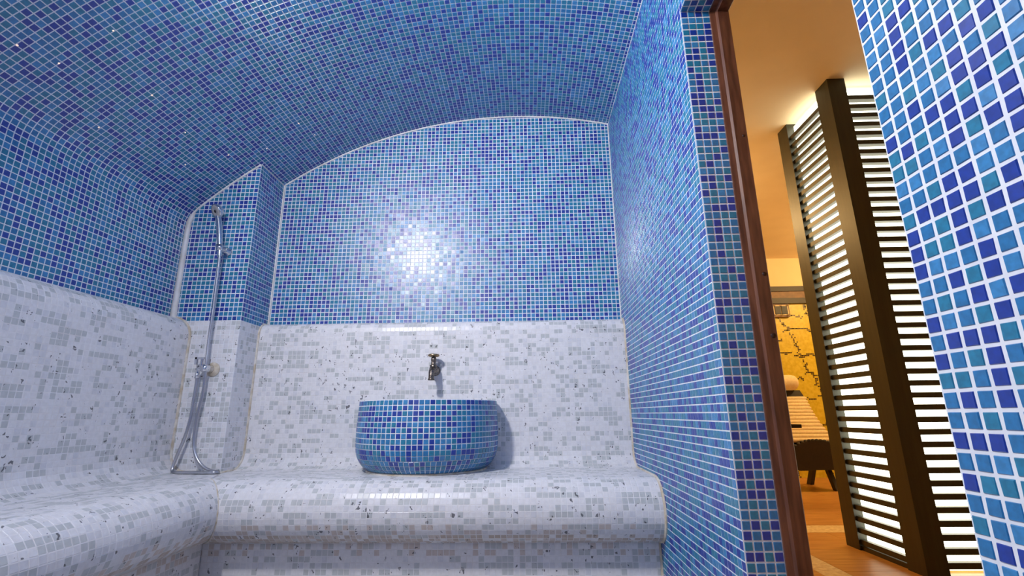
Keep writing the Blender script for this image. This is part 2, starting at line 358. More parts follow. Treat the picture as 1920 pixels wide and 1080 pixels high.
tiles = grid((0,YC,0), (1,0,0), (0,0,1), (0,-1,0), rails(XL+4, XC, XC % 1), rails(-65, ZP, ZP % 1), None, lambda i, j: white_pick(i, j, 1))
tiles += grid((XC,0,0), (0,1,0), (0,0,1), (1,0,0), rails(YC, 53), rails(-65, ZP, ZP % 1), None, lambda i, j: white_pick(i, j, 2))
lay(pil, tiles, WHITE, (0.085, 0.085), 0, TH=0.02)

# ------------------------------------------------------------------ left wall and vault (one continuous section)
rowsv = resample(vsec)
cut = next(i for i, q in enumerate(rowsv) if q[1] > kz-tl*0.2)
# grout shells
def shell(sec, y0, y1, name, m, out=2.5):
    b = MB(); n = len(sec); S = [np.array(q) for q in sec]; off = []
    for i in range(n):
        t = S[min(i+1, n-1)]-S[max(i-1, 0)]; t /= np.linalg.norm(t); off.append(S[i]+out*np.array([-t[1], t[0]]))
    vs = [(q[0], y, q[1]) for y in (y0, y1) for q in S]+[(q[0], y, q[1]) for y in (y0, y1) for q in off]
    f = []
    for i in range(n-1):
        f += [(i, i+1, n+i+1, n+i), (2*n+i, 3*n+i, 3*n+i+1, 2*n+i+1), (i, 2*n+i, 2*n+i+1, i+1), (n+i, n+i+1, 3*n+i+1, 3*n+i)]
    f += [(0, n, 3*n, 2*n), (n-1, 3*n-1, 4*n-1, 2*n-1)]
    b.add(vs, f, False); return b.build(name, m, None, 'structure')
lw = shell([(XL, ZF)]+[tuple(q) for q in rowsv[:cut+1]], YR, YB+1, 'wall_left', GROUT)
tag(lw, 'blue glass mosaic left wall curving up into the vault')
ce = shell([tuple(q) for q in rowsv[cut:]], YR, YB+1, 'ceiling', GROUT)
tag(ce, 'blue glass mosaic barrel vault over the steam room')
def swept(rows, k0, k1, axis_lo, axis_hi, pick, phase):
    out = []
    for k in range(k0, k1):
        a, b = rows[k], rows[k+1]; d = b-a; l = np.linalg.norm(d); d = d/l; m_ = (a+b)/2
        tv = np.array([d[0], 0, d[1]]); n = np.array([d[1], 0, -d[0]]); tu = np.array([0, 1.0, 0])
        tu = np.cross(tv, n)
        hi = axis_hi(m_[0]); rl = rails(axis_lo, hi, phase)
        for i in range(len(rl)-1):
            if rl[i+1]-rl[i] < 0.3: continue
            y = (rl[i]+rl[i+1])/2
            out.append((np.array([m_[0], y, m_[1]]), tu, tv, n, rl[i+1]-rl[i], l, pick(i, k)))
    return out
yend = lambda x: (YC if x < XC else YB)-0.12
lay(lw, swept(rowsv, 0, cut, -45.0, lambda x: YC-0.5, lambda i, k: blue_pick(i, k, 8), 0.0), BLUE, (0.14, 0.14), 300, 9)
lay(ce, swept(rowsv, cut, len(rowsv)-1, -45.0, yend, lambda i, k: blue_pick(i, k, 9), 0.0), BLUE, (0.13, 0.13), 300, 9, 0.009)
# wall behind the camera and the steam room floor
rwl = MB().box(XL-4, 4, YR-4, YR, ZF, 26).build('wall_rear', REARM, None, 'structure'); tag(rwl, 'mosaic wall behind the viewer')
fl = MB().box(XL-4, 4, YR-4, YB+4, ZF-2, ZF).build('floor', WFLOOR, None, 'structure'); tag(fl, 'pale mosaic floor of the steam room')

# ------------------------------------------------------------------ benches
def bench_section(back, top, seat, nose, Rtop, Rfil, Rn, riser, wall):
    """section in (distance from wall plane coordinate, z); 'back','nose' are coordinates along the depth axis, larger = nearer the wall"""
    p = [(wall, top), (back+Rtop, top)] + arc((back+Rtop, top-Rtop), Rtop, 90, 180, 8)[1:]
    p += [(back, seat+Rfil)] + [(back-Rfil+Rfil*math.cos(math.radians(a)), seat+Rfil-Rfil*math.sin(math.radians(a))) for a in np.linspace(10, 90, 8)]
    p += [(nose+Rn, seat)] + [(nose+Rn-Rn*math.sin(math.radians(a)), seat-Rn+Rn*math.cos(math.radians(a))) for a in np.linspace(10, 180, 18)]
    p += [(riser, seat-2*Rn), (riser, ZF+0.2)]
    return p
SB = bench_section(51.4, ZW, -64.7, 29.4, 2.4, 3.6, 5.1, 34.7, YB)
# left bench is described along -x
SLp = bench_section(94.0, ZW, -64.6, 74.0, 4.2, 3.8, 5.1, 79.1, -XL)
NOSE_B, NOSE_L = 34.5, -79.1
def lim_back(y):            # where the back bench stops on the left
    if y >= NOSE_B: return XC if y > 36 else -79.1-(y-NOSE_B)*2.8
    return -79.1+(NOSE_B-y)
def lim_left(x):            # where the left bench stops at the back
    if x <= NOSE_L: return YC if x < XC else NOSE_B+ (YC-NOSE_B)*(NOSE_L-x)/(NOSE_L-XC)
    return NOSE_B-(x-NOSE_L)
def sub(path, step=0.5):
    out = [np.array(path[0], float)]
    for q in path[1:]:
        q = np.array(q, float); d = np.linalg.norm(q-out[-1]); k = max(1, int(d/3.0)); a = out[-1]
        out += [a+(q-a)*(i+1)/k for i in range(k)]
    return out
def slab_back(path, x1):
    b = MB(); S = resample(path); n = len(S)
    vs = [(lim_back(q[0])-0.0, q[0], q[1]) for q in S]+[(x1, q[0], q[1]) for q in S]
    b.add(vs, [(i, i+1, n+i+1, n+i) for i in range(n-1)], False)
    return b
bb = slab_back(SB, -0.05).build('tiled_bench', GROUT_W)
tag(bb, 'white and grey mosaic bench with rounded edge along the back wall, under the basin', 'bench', 'built-in mosaic benches')
S = resample(SLp); n = len(S); b = MB()
b.add([(-q[0], lim_left(-q[0]), q[1]) for q in S]+[(-q[0], YR, q[1]) for q in S], [(i, n+i, n+i+1, i+1) for i in range(n-1)], False)
lb = b.build('tiled_bench', GROUT_W)
tag(lb, 'white and grey mosaic bench with rounded edge and curved backrest along the left wall', 'bench', 'built-in mosaic benches')
def bench_tiles(path, kind):
    rows = resample(path); out = []
    for k in range(len(rows)-1):
        a, b_ = rows[k], rows[k+1]; d = b_-a; l = np.linalg.norm(d); d = d/l; m_ = (a+b_)/2
        if kind == 'back':
            tv = np.array([0, d[0], d[1]]); n = np.array([0, d[1], -d[0]]); tu = np.cross(tv, n)
            lo, hi = lim_back(m_[0])+0.1, -0.25
            if m_[0] > 53.5 and m_[1] > ZW-0.6: lo = XC+0.1
        else:
            tv = np.array([-d[0], 0, d[1]]); n = np.array([-d[1], 0, -d[0]]); tu = np.cross(tv, n)
            lo, hi = -45.0, lim_left(-m_[0])-0.15
        if n @ (np.array([-45, -20, -40])-np.array([m_[0] if kind != 'back' else 0, 0, 0])) == 0: pass
        rl = rails(lo, hi, 0.0)
        if len(rl) > 2 and rl[1]-rl[0] < 0.35: rl.pop(0)
        if len(rl) > 2 and rl[-1]-rl[-2] < 0.35: rl.pop(-2)
        for i in range(len(rl)-1):
            u = (rl[i]+rl[i+1])/2
            c = np.array([u, m_[0], m_[1]]) if kind == 'back' else np.array([-m_[0], u, m_[1]])
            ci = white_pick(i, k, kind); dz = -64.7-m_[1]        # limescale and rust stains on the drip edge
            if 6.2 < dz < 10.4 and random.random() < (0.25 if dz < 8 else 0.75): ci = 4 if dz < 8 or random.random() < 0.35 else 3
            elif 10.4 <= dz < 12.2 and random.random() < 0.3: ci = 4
            out.append((c, tu, tv, n, rl[i+1]-rl[i], l, ci))
    return out
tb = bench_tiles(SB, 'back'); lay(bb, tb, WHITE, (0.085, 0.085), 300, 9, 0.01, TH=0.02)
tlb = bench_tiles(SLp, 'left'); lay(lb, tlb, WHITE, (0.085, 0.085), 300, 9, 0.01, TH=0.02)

# ------------------------------------------------------------------ silicone seams
NT = [0]
def seam(path, r, m=CAULK, label=None, n=6):
    NT[0] += 1
    o = MB().tube(path, r, n).build('trim_%d' % NT[0], m, None, 'structure')
    if label: tag(o, label)
arch = [(x, YB-0.12, soffit(x)-0.1) for x in np.linspace(XC, 0, 40)]
seam(arch, 0.28, CAULK, 'white silicone seam along the arch of the back wall')
seam([(x, YC-0.1, soffit(x)-0.12) for x in np.linspace(XL+1.2, XC, 16)], 0.3, CAULK, 'white silicone seam at the top of the pilaster')
seam([(XC+0.08, y, vault(XC)-0.08) for y in np.linspace(YC, YB, 6)], 0.15, CAULK, 'thin seam over the side of the pilaster')
seam([(XL+1.25, YC-0.05, soffit(XL+1.2)-0.1), (XL+0.5, YC-0.05, soffit(XL+.5)-1.2), (XL+0.45, YC-0.05, -14), (XL+0.5, YC-0.05, -25), (XL+0.55, YC-0.05, ZP+0.4)], [0.45, 0.55, 0.6, 0.62, 0.7], CAULK, 'wide white silicone seam left of the pilaster', 8)
seam([(XC+0.1, YB-0.15, vault(XC)-0.2), (XC+0.1, YB-0.15, ZW)], 0.28, CAULK, 'white silicone seam between pilaster and back wall')
seam([(-0.12, YB-0.12, soffit(0)), (-0.12, YB-0.12, ZW)], 0.2, CAULK, 'white silicone seam in the right corner of the back wall')
seam([(-0.02, y, soffit(0)-0.05) for y in (YR+1, YD, 0, 20, 40, YB)], 0.12, CAULK, 'seam between right wall and vault')
seam([(-0.1, q[0], q[1]) for q in sub(SB)], 0.32, CAULK_Y, 'aged silicone seam where the back bench meets the right wall')
seam([(XC+0.08, q[0], q[1]) for q in sub(SB) if q[0] > 46.0 and q[1] > -64.65], 0.3, CAULK_Y, 'aged silicone seam where the backrest meets the pilaster')
seam([(-q[0], YC-0.08, q[1]) for q in sub(SLp) if q[0] > 86 and q[1] > -64.65], 0.36, CAULK_Y, 'aged silicone seam outlining the left backrest on the pilaster')
seam([(-79.1+d, NOSE_B-d, -69.8+math.sqrt(max(0, 26.0-d*d))) for d in np.linspace(0, 5.08, 14)]+[(-79.1+d, NOSE_B-d, -69.8-math.sqrt(max(0, 26.0-d*d))) for d in np.linspace(5.0, 0.2, 12)], 0.16, CAULK_Y, 'seam at the mitre of the two bench edges')
seam([(XL+6.5, YC-0.1, -64.6), (XC+0.1, YC-0.1, -64.6), (XC+0.1, 48.0, -64.6)], 0.22, CAULK_Y, 'aged silicone seam at the foot of the pilaster')
seam([(x, YB-3.0, ZW+0.02) for x in (XC, -40, -0.2)][:0] or [(XC, YB-0.2, ZW+0.03), (-0.2, YB-0.2, ZW+0.03)], 0.16, CAULK, 'seam between the blue wall and the white backrest')

# ------------------------------------------------------------------ basin
BX, BY = -43.0, 48.7; BT, BB = -51.1, -64.65
bas = empty('wash_basin', T(BX, BY, BB), 'half-round blue mosaic wash basin standing on the white bench', 'basin')
bprof = [(BB+0.1, 11.6), (BB+0.5, 12.3), (BB+1.2, 13.1), (BB+2.2, 13.8), (BB+3.4, 14.25), (BB+5, 14.45), (BB+8, 14.45), (BB+11, 14.3), (BT-0.3, 14.15), (BT-0.05, 14.0), (BT-0.2, 12.2), (BT-1, 12.0), (BT-4, 11.4), (BT-7, 9.5), (BT-8.6, 6.0), (BT-9, 0.2)]
YW_ = 51.45; na = 72
b = MB(); ring = []
for k_, (z, r) in enumerate(bprof):
    r = r-(0.07 if 1 <= k_ <= 4 else 0.0)
    lim = math.asin(min(1, (YW_-BY)/r)) if r > YW_-BY else math.pi/2
    a0, a1 = math.pi-lim, 2*math.pi+lim
    ring.append([(BX+r*math.cos(a0+(a1-a0)*i/na), min(BY+r*math.sin(a0+(a1-a0)*i/na), YW_), z) for i in range(na+1)])
vs_ = [q for r in ring for q in r]; m_ = na+1
b.add(vs_, [(k*m_+i, k*m_+i+1, (k+1)*m_+i+1, (k+1)*m_+i) for k in range(len(ring)-1) for i in range(na)], True)
b.build('bowl', GROUT, bas)
BD = {0:(-1,0,3,6,10,11,13,-14),1:(0,-2,-4,5,8,10,-9,-10),2:(0,1,3,4,7,-3,-4,-6,-9,-10,-11,-12,-13),3:(0,3,6,-5,-7,-8,-10,-14,11),4:(-2,-3,-6,6,7,11,-9,-11),5:(-1,1,3,-4,-8,-10,-11,-12,11),6:(-1,-3,2,7,9,10,-10),7:(1,3,8,9,10,-8,-13),8:(-1,0,1,3,-3,-4,6,-7),9:(-1,7,9,10,11,-6,-9,-11,-12,-13),10:(-1,-3,-5,4,-11,-12,-13,11),11:(-1,1,-4,-5,6,8,10),12:(0,-4,6,7,-9)}
sec = resample([(14.15, BT-0.05)]+[(r, z) for z, r in bprof[:9][::-1]])
bt = []
ncol = 88; da = 2*math.pi/ncol
afront = math.atan2(CAM[1]-BY, CAM[0]-BX)
for k in range(len(sec)-1):
    a, c = sec[k], sec[k+1]; d = c-a; l = np.linalg.norm(d); d = d/l; mm = (a+c)/2
    for i in range(-44, 44):
        t = -math.pi/2 + (i+0.35+(0.45 if k > 10 else 0))*da
        cs, sn = math.cos(t), math.sin(t); y = BY+mm[0]*sn
        if y > 51.0: continue
        rad = np.array([cs, sn, 0]); tv = d[0]*rad+np.array([0, 0, d[1]]); n = -d[1]*rad+np.array([0, 0, d[0]]); tu = np.cross(tv, n)
        ci = 0 if i in BD.get(k, ()) else (random.choice((1, 1, 2, 2, 3)) if abs(i) < 15 or random.random() > 0.3 else 0)
        bt.append((np.array([BX+mm[0]*cs, y, mm[1]]), tu, tv, n, da*mm[0], l, ci))
lay(bas, bt, BLUE, (0.13, 0.13), 300, 5.5, 0.012)
def arcp(r, z, n=40, dy=0.0):
    lim = math.asin((YW_-BY)/r); return [(BX+r*math.cos(t), BY+r*math.sin(t)+dy, z) for t in np.linspace(math.pi-lim, 2*math.pi+lim, n)]
MB().tube(arcp(13.1, BT-0.4), 0.42, 8).build('rim', GROUT, bas)
o = MB().tube(arcp(12.0, BB+0.05), 0.3, 6).build('base_seal', CAULK_Y, bas); o['label'] = 'stained brown sealant ring under the basin'

# ------------------------------------------------------------------ tap over the basin
FX, FZ, FY = -42.5, -44.5, 51.35
tp = empty('water_tap', T(FX, FY, FZ), 'old dark brass tap with round handwheel on the white backrest above the basin', 'tap')
MB().lathe([(0, 0), (0, 1.15), (0.25, 1.15), (0.45, 0.8), (0.5, 0)], (FX, FY, FZ), (0,-1,0), 20).build('wall_flange', BRASS, tp)
MB().lathe([(0.3, 0), (0.3, 0.95), (1.4, 1.05), (2.3, 0.9), (3.0, 0.75), (3.3, 0)], (FX, FY, FZ), (0,-1,0), 18).build('body', BRASS, tp)
spt = MB().tube([(FX, FY-2.0, FZ-0.1), (FX-0.05, FY-2.9, FZ-0.15), (FX-0.1, FY-3.5, FZ-0.6), (FX-0.1, FY-3.7, FZ-1.3), (FX-0.1, FY-3.75, FZ-2.0)], [0.75, 0.75, 0.68, 0.6, 0.62], 12).build('spout', BRASS, tp)
MB().lathe([(0, 0.35), (0, 0.7), (0.35, 0.72), (0.4, 0.4)], (FX-0.1, FY-3.75, FZ-2.3), (0,0,1), 14).build('spout_collar', BRASS, spt)
stem_ = MB().lathe([(0, 0.75), (0.6, 0.8), (0.75, 0.55), (1.4, 0.5), (1.9, 0.62), (2.3, 0.5), (2.5, 0.25), (2.8, 0.22)], (FX, FY-2.2, FZ+0.4), (0,0,1), 14).build('stem', BRASS, tp)
hw = MB()
hw.tube([(FX+1.0*math.cos(a), FY-2.2+1.0*math.sin(a), FZ+3.15) for a in np.linspace(0, 2*math.pi, 25)], 0.27, 8, False)
for a in (0, 90, 180, 270): hw.tube([(FX, FY-2.2, FZ+3.15), (FX+math.cos(math.radians(a)), FY-2.2+math.sin(math.radians(a)), FZ+3.15)], 0.16, 6)
hw.lathe([(0, 0), (0, 0.35), (0.4, 0.3), (0.5, 0)], (FX, FY-2.2, FZ+2.95), (0,0,1), 10)
o = hw.build('handwheel', BRASSY, stem_); o['label'] = 'worn yellow brass handwheel'

# ------------------------------------------------------------------ shower
sv = empty('shower_valve', T(-88.4, YC, -44.2), 'small chrome shower valve with lever on the white foot of the pilaster', 'valve')
MB().lathe([(0, 0), (0, 1.5), (0.12, 1.45), (0.15, 0)], (-87.9, YC-0.06, -44.3), (0,-1,0), 18).build('wall_patch', CAULK_Y, sv)
MB().lathe([(0, 0), (0, 0.95), (0.3, 0.9), (0.8, 0.75), (2.2, 0.75), (2.4, 0.6), (2.5, 0)], (-88.5, YC-0.1, -44.2), (0,-1,0), 18).build('body', CHROME, sv)
MB().tube([(-88.6, YC-1.5, -44.0), (-89.2, YC-1.7, -44.1), (-89.8, YC-1.8, -44.3), (-89.9, YC-1.8, -45.2)], [0.5, 0.48, 0.42, 0.42], 12).build('outlet', CHROME, sv)
lv = MB(); lv.tube([(-89.3, YC-1.7, -44.0), (-89.3, YC-1.8, -42.0)], 0.3, 10); lv.box(-90.7, -88.8, YC-2.05, YC-1.55, -42.3, -41.9); lv.box(-90.7, -90.3, YC-2.05, YC-1.55, -43.4, -41.9)
lv.build('lever', CHROME, sv)
hb = empty('shower_holder', T(-88.6, YC, -18), 'chrome swivel wall holder gripping the hand shower on the blue pilaster', 'holder')
MB().lathe([(0, 0), (0, 0.95), (0.35, 0.9), (0.6, 0.55), (2.2, 0.5), (2.3, 0)], (-88.3, YC-0.06, -18.4), (0,-1,0), 18).build('wall_plate', CHROME, hb)
MB().tube([(-88.9, YC-2.4, -18.4), (-87.5, YC-2.0, -18.5)], 0.55, 12).build('swivel_knob', CHROME, hb)
MB().lathe([(0, 0.42), (0, 0.7), (1.3, 0.78), (1.3, 0.5)], (-88.6, YC-2.6, -18.9), (-0.12, 0, 1), 16).build('clamp', CHROME, hb)
hs = empty('hand_shower', T(-88.6, YC-2.6, -18), 'chrome hand shower with grey spray face and flexible metal hose hanging to the bench', 'shower')
MB().tube([(-88.4, YC-2.6, -20.2), (-88.6, YC-2.6, -18.5), (-88.95, YC-2.55, -16.5), (-89.4, YC-2.5, -14), (-89.8, YC-2.5, -12), (-90.1, YC-2.6, -10.8)], [0.45, 0.5, 0.56, 0.62, 0.6, 0.55], 14).build('handle', CHROME, hs)
ax = np.array([-0.45, -0.72, -0.45]); ax /= np.linalg.norm(ax)
hd = MB().lathe([(-1.1, 0), (-1.0, 0.8), (-0.5, 1.35), (0.1, 1.6), (0.45, 1.6), (0.5, 1.45)], (-90.3, YC-2.75, -9.6), ax, 24).build('head', CHROME, hs)
MB().lathe([(0.44, 1.46), (0.52, 1.4), (0.56, 1.0), (0.58, 0.36), (0.5, 0.3)], (-90.3, YC-2.75, -9.6), ax, 24).build('spray_face', GREYP, hd)
MB().lathe([(0.5, 0.32), (0.62, 0.3), (0.64, 0)], (-90.3, YC-2.75, -9.6), ax, 12).build('spray_nozzle', BLACK, hd)
hp = [(-88.4,41.4,-20.2),(-88.4,41.6,-24),(-88.4,41.8,-29),(-88.5,42.1,-34),(-88.6,42.3,-38.6),(-88.35,42.2,-42.6),(-88.25,42.3,-45.2),(-88.35,42.5,-49),(-88.8,42.6,-52.6),(-89,42.7,-55.3),(-89,42.8,-57.9),(-88.5,42.8,-60.3),(-87.3,42.7,-62.3),(-85.4,42.5,-63.7),(-83.4,42.3,-64.2),(-82.5,41.8,-64.25),(-83.0,41.0,-64.25),(-85.2,41.0,-64.25),(-87.5,41.2,-64.25),(-90.3,41.4,-64.25),(-91.6,41.9,-64.2),(-92.0,42.3,-63.1),(-91.4,42.3,-60.8),(-90.5,42.3,-57.6),(-90,42.3,-54.2),(-89.9,42.3,-50.4),(-89.85,42.3,-47.6),(-89.9,42.2,-45.0)]
def catmull(pts, k=6):
    p = [np.array(q, float) for q in pts]; p = [2*p[0]-p[1]]+p+[2*p[-1]-p[-2]]; out = []
    for i in range(1, len(p)-2):
        for s in range(k):
            t = s/k; out.append(0.5*((2*p[i])+(-p[i-1]+p[i+1])*t+(2*p[i-1]-5*p[i]+4*p[i+1]-p[i+2])*t*t+(-p[i-1]+3*p[i]-3*p[i+1]+p[i+2])*t**3))
    return out+[p[-2]]
hpp = catmull(catmull(hp, 6), 3)
o = MB().tube(hpp, [0.33 if i % 2 else 0.27 for i in range(len(hpp))], 10).build('hose', HOSE, hs); o['label'] = 'ribbed flexible steel hose'
MB().lathe([(0, 0.3), (0, 0.42), (1.3, 0.38), (1.3, 0.25)], (-89.9, 42.2, -46.2), (0, 0, 1), 12).build('hose_nut', CHROME, hs)

# ------------------------------------------------------------------ door frame
df = MB(); dfo = bpy.data.objects.new('door_1', None); COL.objects.link(dfo); dfo['kind'] = 'structure'; tag(dfo, 'red-brown wooden door frame in the mosaic opening'); dfo.location = T(5, -14, ZF)
def jambw(y, s):      # s: inward direction
    b = MB()
    prof = [(4.0, 0), (4.0, 0.25), (4.65, 0.35), (4.85, 0.7), (6.3, 0.7), (6.4, 0.6), (6.4, -1.2), (4.0, -1.2)]
    k = len(prof); vs = [(x, y-s*d if False else y+s*d, z) for z in (ZF, -0.25) for x, d in prof]
    b.add(vs, [(i, (i+1) % k, k+(i+1) % k, k+i) for i in range(k)]+[tuple(range(k))[::-1], tuple(range(k, 2*k))]); return b
jambw(0.0, -1).build('jamb_post', WOOD, dfo); jambw(YD, 1).build('jamb_post', WOOD, dfo)
b = MB(); prof = [(4.0, 0), (4.0, -0.25), (4.65, -0.35), (4.85, -0.7), (6.3, -0.7), (6.4, -0.6), (6.4, 1.2), (4.0, 1.2)]
k = len(prof); b.add([(x, y, d) for y in (YD+0.2, -0.2) for x, d in prof], [(i, (i+1) % k, k+(i+1) % k, k+i) for i in range(k)]+[tuple(range(k))[::-1], tuple(range(k, 2*k))])
b.build('head_rail', WOOD, dfo)
for z, r in ((-38.3, 0.28), (-45.6, 0.34), (-20.0, 0.2)): MB().lathe([(0, r), (0.06, r*0.9), (0.08, 0)], (5.9, -0.66, z), (0,-1,0), 12).build('wood_plug', WOODK, dfo)

# ------------------------------------------------------------------ lounge beyond the door
ZC, YFAR, XE = 28.5, 204.4, 230.0
def struct(name, m, label, *box): return tag(MB().box(*box).build(name, m, None, 'structure'), label)
struct('wall_lounge_left', PLAST, 'plaster wall of the lounge behind the steam room', 4.05, 6.3, 1.2, YFAR, ZF, ZC)
struct('wall_lounge_near', PLAST, 'plaster wall of the lounge on the near side of the door', 4.05, 6.3, YR, YD-1.2, ZF, ZC)
struct('wall_lounge_lintel', PLAST, 'plaster wall above the door on the lounge side', 4.05, 6.3, YD-1.2, 1.2, 1.25, ZC)
struct('wall_lounge_right', PLAST, 'plaster wall on the far right of the lounge', XE, XE+3, YR, YFAR, ZF, ZC)
struct('wall_lounge_rear', PLAST, 'plaster wall of the lounge behind the viewer', 4.05, XE, YR-3, YR, ZF, ZC)
struct('ceiling_lounge', CEILM, 'warm lit plaster ceiling of the lounge', 4.05, XE+3, YR-3, YFAR+3, ZC, ZC+3)
fw = struct('wall_lounge_far', PLAST, 'far lounge wall, cream above and yellow mosaic below', 4.05, XE+3, YFAR, YFAR+3, ZF, ZC)
o = MB().box(6.4, XE, YFAR-0.5, YFAR, ZF, 2.6).build('mosaic_panel', YELM, fw); o['label'] = 'yellow mosaic lower wall'
MB().box(6.4, XE, YFAR-2.2, YFAR, 9.2, 11.9).build('dark_rail', BEAM, fw)
MB().box(6.4, XE, YFAR-1.4, YFAR, 5.4, 9.2).build('brown_board', BEAMB, fw)
MB().box(6.4, XE, YFAR-2.2, YFAR, 2.4, 5.4).build('dark_rail', BEAM, fw)
# crackle lines of single dark mosaics on the yellow wall
ck = MB(); rr = random.Random(5)
def crack(x, z, x2, z2):
    n = int(max(abs(x2-x), abs(z2-z))/0.75); wob = 0
    for i in range(n):
        t = i/max(n-1, 1); wob += rr.choice((-0.75, 0, 0, 0.75)); wob = max(-1.5, min(1.5, wob))
        hx = wob if abs(z2-z) > abs(x2-x) else 0; hz = wob if hx == 0 and abs(z2-z) <= abs(x2-x) else 0
        for d in ((0, 0),) if rr.random() < 0.5 else ((0, 0), (0.8, 0.0 if hx == 0 else 0.4)):
            X = round((x+(x2-x)*t+hx+d[0])/0.8)*0.8; Z = round((z+(z2-z)*t+hz+d[1])/0.8)*0.8
            ck.box(X-0.31, X+0.31, YFAR-0.62, YFAR-0.5, Z-0.31, Z+0.31)
for x0 in range(60, 200, 17):
    dx = 0
    for lv_, z in enumerate((2, -9, -20, -31, -42, -53, -64, -75)):
        sl = 6.5 if lv_ % 2 == 0 else 5
        crack(x0+dx+lv_*4.2, z, x0+dx+(lv_+1)*4.2, z-11)
        crack(x0+lv_*4.2, z-5+rr.uniform(-2, 2), x0+lv_*4.2+15, z-6+rr.uniform(-2, 2))
o = ck.build('crackle_line', DARKT, fw, 'stuff'); o['label'] = 'broken lines of dark mosaics across the yellow wall'
# floor of planks with a pebble border
fo = struct('floor_lounge', BEAMB, 'wood-look floor of the lounge with a pale border', 4.05, XE+3, YR-3, YFAR+3, ZF-2, ZF-0.12)
yy = YR; r_ = 0
while yy < YFAR:
    w_ = 8.6
    if 84 < yy+w_/2 < 91 or abs(yy-90.6) < 0.1: pass
    y1 = min(yy+w_, YFAR)
    if yy < 90.6 < y1: y1 = 90.6
    if abs(yy-90.6) < 0.01:
        for q in range(5): MB().box(6.4+q*45, 6.4+q*45+44.9, 90.65, 99.2, ZF-0.12, ZF).build('border_stone', STRIPE, fo)
        yy = 99.3; continue
    xx = 6.4-(r_ % 3)*17
    while xx < XE:
        x1 = min(xx+52, XE); x0 = max(xx, 6.4)
        segs = [(x0, x1)]
        if yy < 90: segs = [(a, c) for a, c in ((x0, min(x1, 36.9)), (max(x0, 42.4), x1)) if c-a > 0.5]
        for a, c in segs: MB().box(a+0.05, c-0.05, yy+0.05, y1-0.05, ZF-0.12, ZF).build('floor_plank', FLOORM, fo)
        xx += 52
    yy = y1; r_ += 1
for q in range(4): MB().box(36.95, 42.35, YR+q*40.6, min(YR+q*40.6+40.5, 90.6), ZF-0.12, ZF).build('border_stone', STRIPE, fo)

# light box of louvres
lx = empty('louvred_light_box', T(56, 52.7, ZF), 'tall dark louvred light box glowing white between its slats, beyond the door', 'light box')
PH = ZC-0.02
def post(x0, x1, y0, y1): MB().box(x0, x1, y0, y1, ZF, PH).build('post', LOUV, lx)
post(56, 60.4, 52.7, 57.9); post(56, 60.4, 72.8, 77.8); post(102, 106.4, 52.7, 57.9); post(102, 106.4, 72.8, 77.8)
PT = 2.57
def slats(mk):
    z = ZF+1.2
    while z < 24.0:
        mk(z).build('slat', LOUV, lx); z += PT
def sA(z): return MB().box(56.5, 57.6, 57.9, 72.8, z, z+1.18)
def sB(z): return MB().box(60.4, 102, 53.9, 55.3, z, z+1.18)
slats(sA); slats(sB)
MB().box(58.1, 58.4, 57.95, 73.5, ZF+0.4, 27.6).build('diffuser', GLOW, lx)
MB().box(60.45, 101.9, 56.2, 56.5, ZF+0.4, 27.6).build('diffuser', GLOW, lx)
MB().box(60.4, 101.9, 75.2, 75.5, ZF+0.4, 25.2).build('back_panel', LOUV, lx)
MB().box(56.5, 58.1, 57.9, 72.8, ZF, ZF+1.0).build('bottom_rail', LOUV, lx)

# recessed wall lamp at the far wall
wlmp = empty('wall_lamp', T(113, YFAR-0.5, -1.5), 'chrome rectangular wall lamp with dark lenses high on the yellow wall', 'lamp')
MB().box(104, 119.3, YFAR-2.2, YFAR-0.5, -5.0, 2.0).build('frame', BEAMB, wlmp)
MB().box(104.6, 118.6, YFAR-2.6, YFAR-2.2, -4.2, 1.3).build('backplate', CREAM, wlmp)
for x in (112.9, 116.4): MB().box(x-1.5, x+1.5, YFAR-3.0, YFAR-2.6, -3.6, 0.7).build('lens', BLACK, wlmp)
for x in (111.2, 114.6, 118.0):
    for z in (-4.0, 1.0): MB().lathe([(0, 0.5), (0.3, 0.45), (0.5, 0)], (x, YFAR-2.9, z), (0,-1,0), 10).build('stud', CHROME, wlmp)

# chaise longue
ch = empty('chaise_longue', T(97, 172, ZF), 'dark framed chaise longue with ribbed cream pad and A-shaped legs by the yellow wall', 'lounger')
rib = MB(); zz = [(-66.5+i*1.45, 160+ (i*1.45)*0.78) for i in range(14)]
for i in range(13):
    z, y = zz[i]; z2, y2 = zz[i+1]; f = i/12
    xr = 106.5-1.5*f-1.2*math.sin(f*math.pi); xl = 84+1.0*f
    pts = []
    for s, off in ((0, 0.0), (0.5, 0.38), (1, 0.0)):
        pts.append((y+(y2-y)*s-off*0.78, z+(z2-z)*s+0*off, off))
    MB().tube([(xl, (y+y2)/2, (z+z2)/2), (xl+1, (y+y2)/2, (z+z2)/2), (xr-1, (y+y2)/2, (z+z2)/2), (xr, (y+y2)/2, (z+z2)/2)], [0.6, 0.98, 0.98, 0.6], 10).build('pad_rib', CREAM, ch)
MB().hexa([(84.5,161.5,-67.3),(106,161.5,-67.3),(106,162.5,-68),(84.5,162.5,-68),(85.5,175.5,-48.5),(104.6,175.5,-48.5),(104.6,176.5,-49),(85.5,176.5,-49)]).build('back_frame', LEATH, ch)
MB().hexa([(86,173.6,-48.2),(104.4,173.6,-48.2),(104.4,175.2,-48.2),(86,175.2,-48.2),(86,174.6,-44.6),(103,174.6,-44.6),(103,176,-44.6),(86,176,-44.6)]).build('neck_strap', LEATH, ch)
MB().lathe([(0, 0), (0, 2.2), (0.5, 3.0), (1.5, 3.5), (15, 3.5), (16.4, 3.1), (17.2, 2.2), (17.2, 0)], (84.5, 174.2, -41.2), (1, 0, 0), 24).build('head_roll', CREAM, ch)
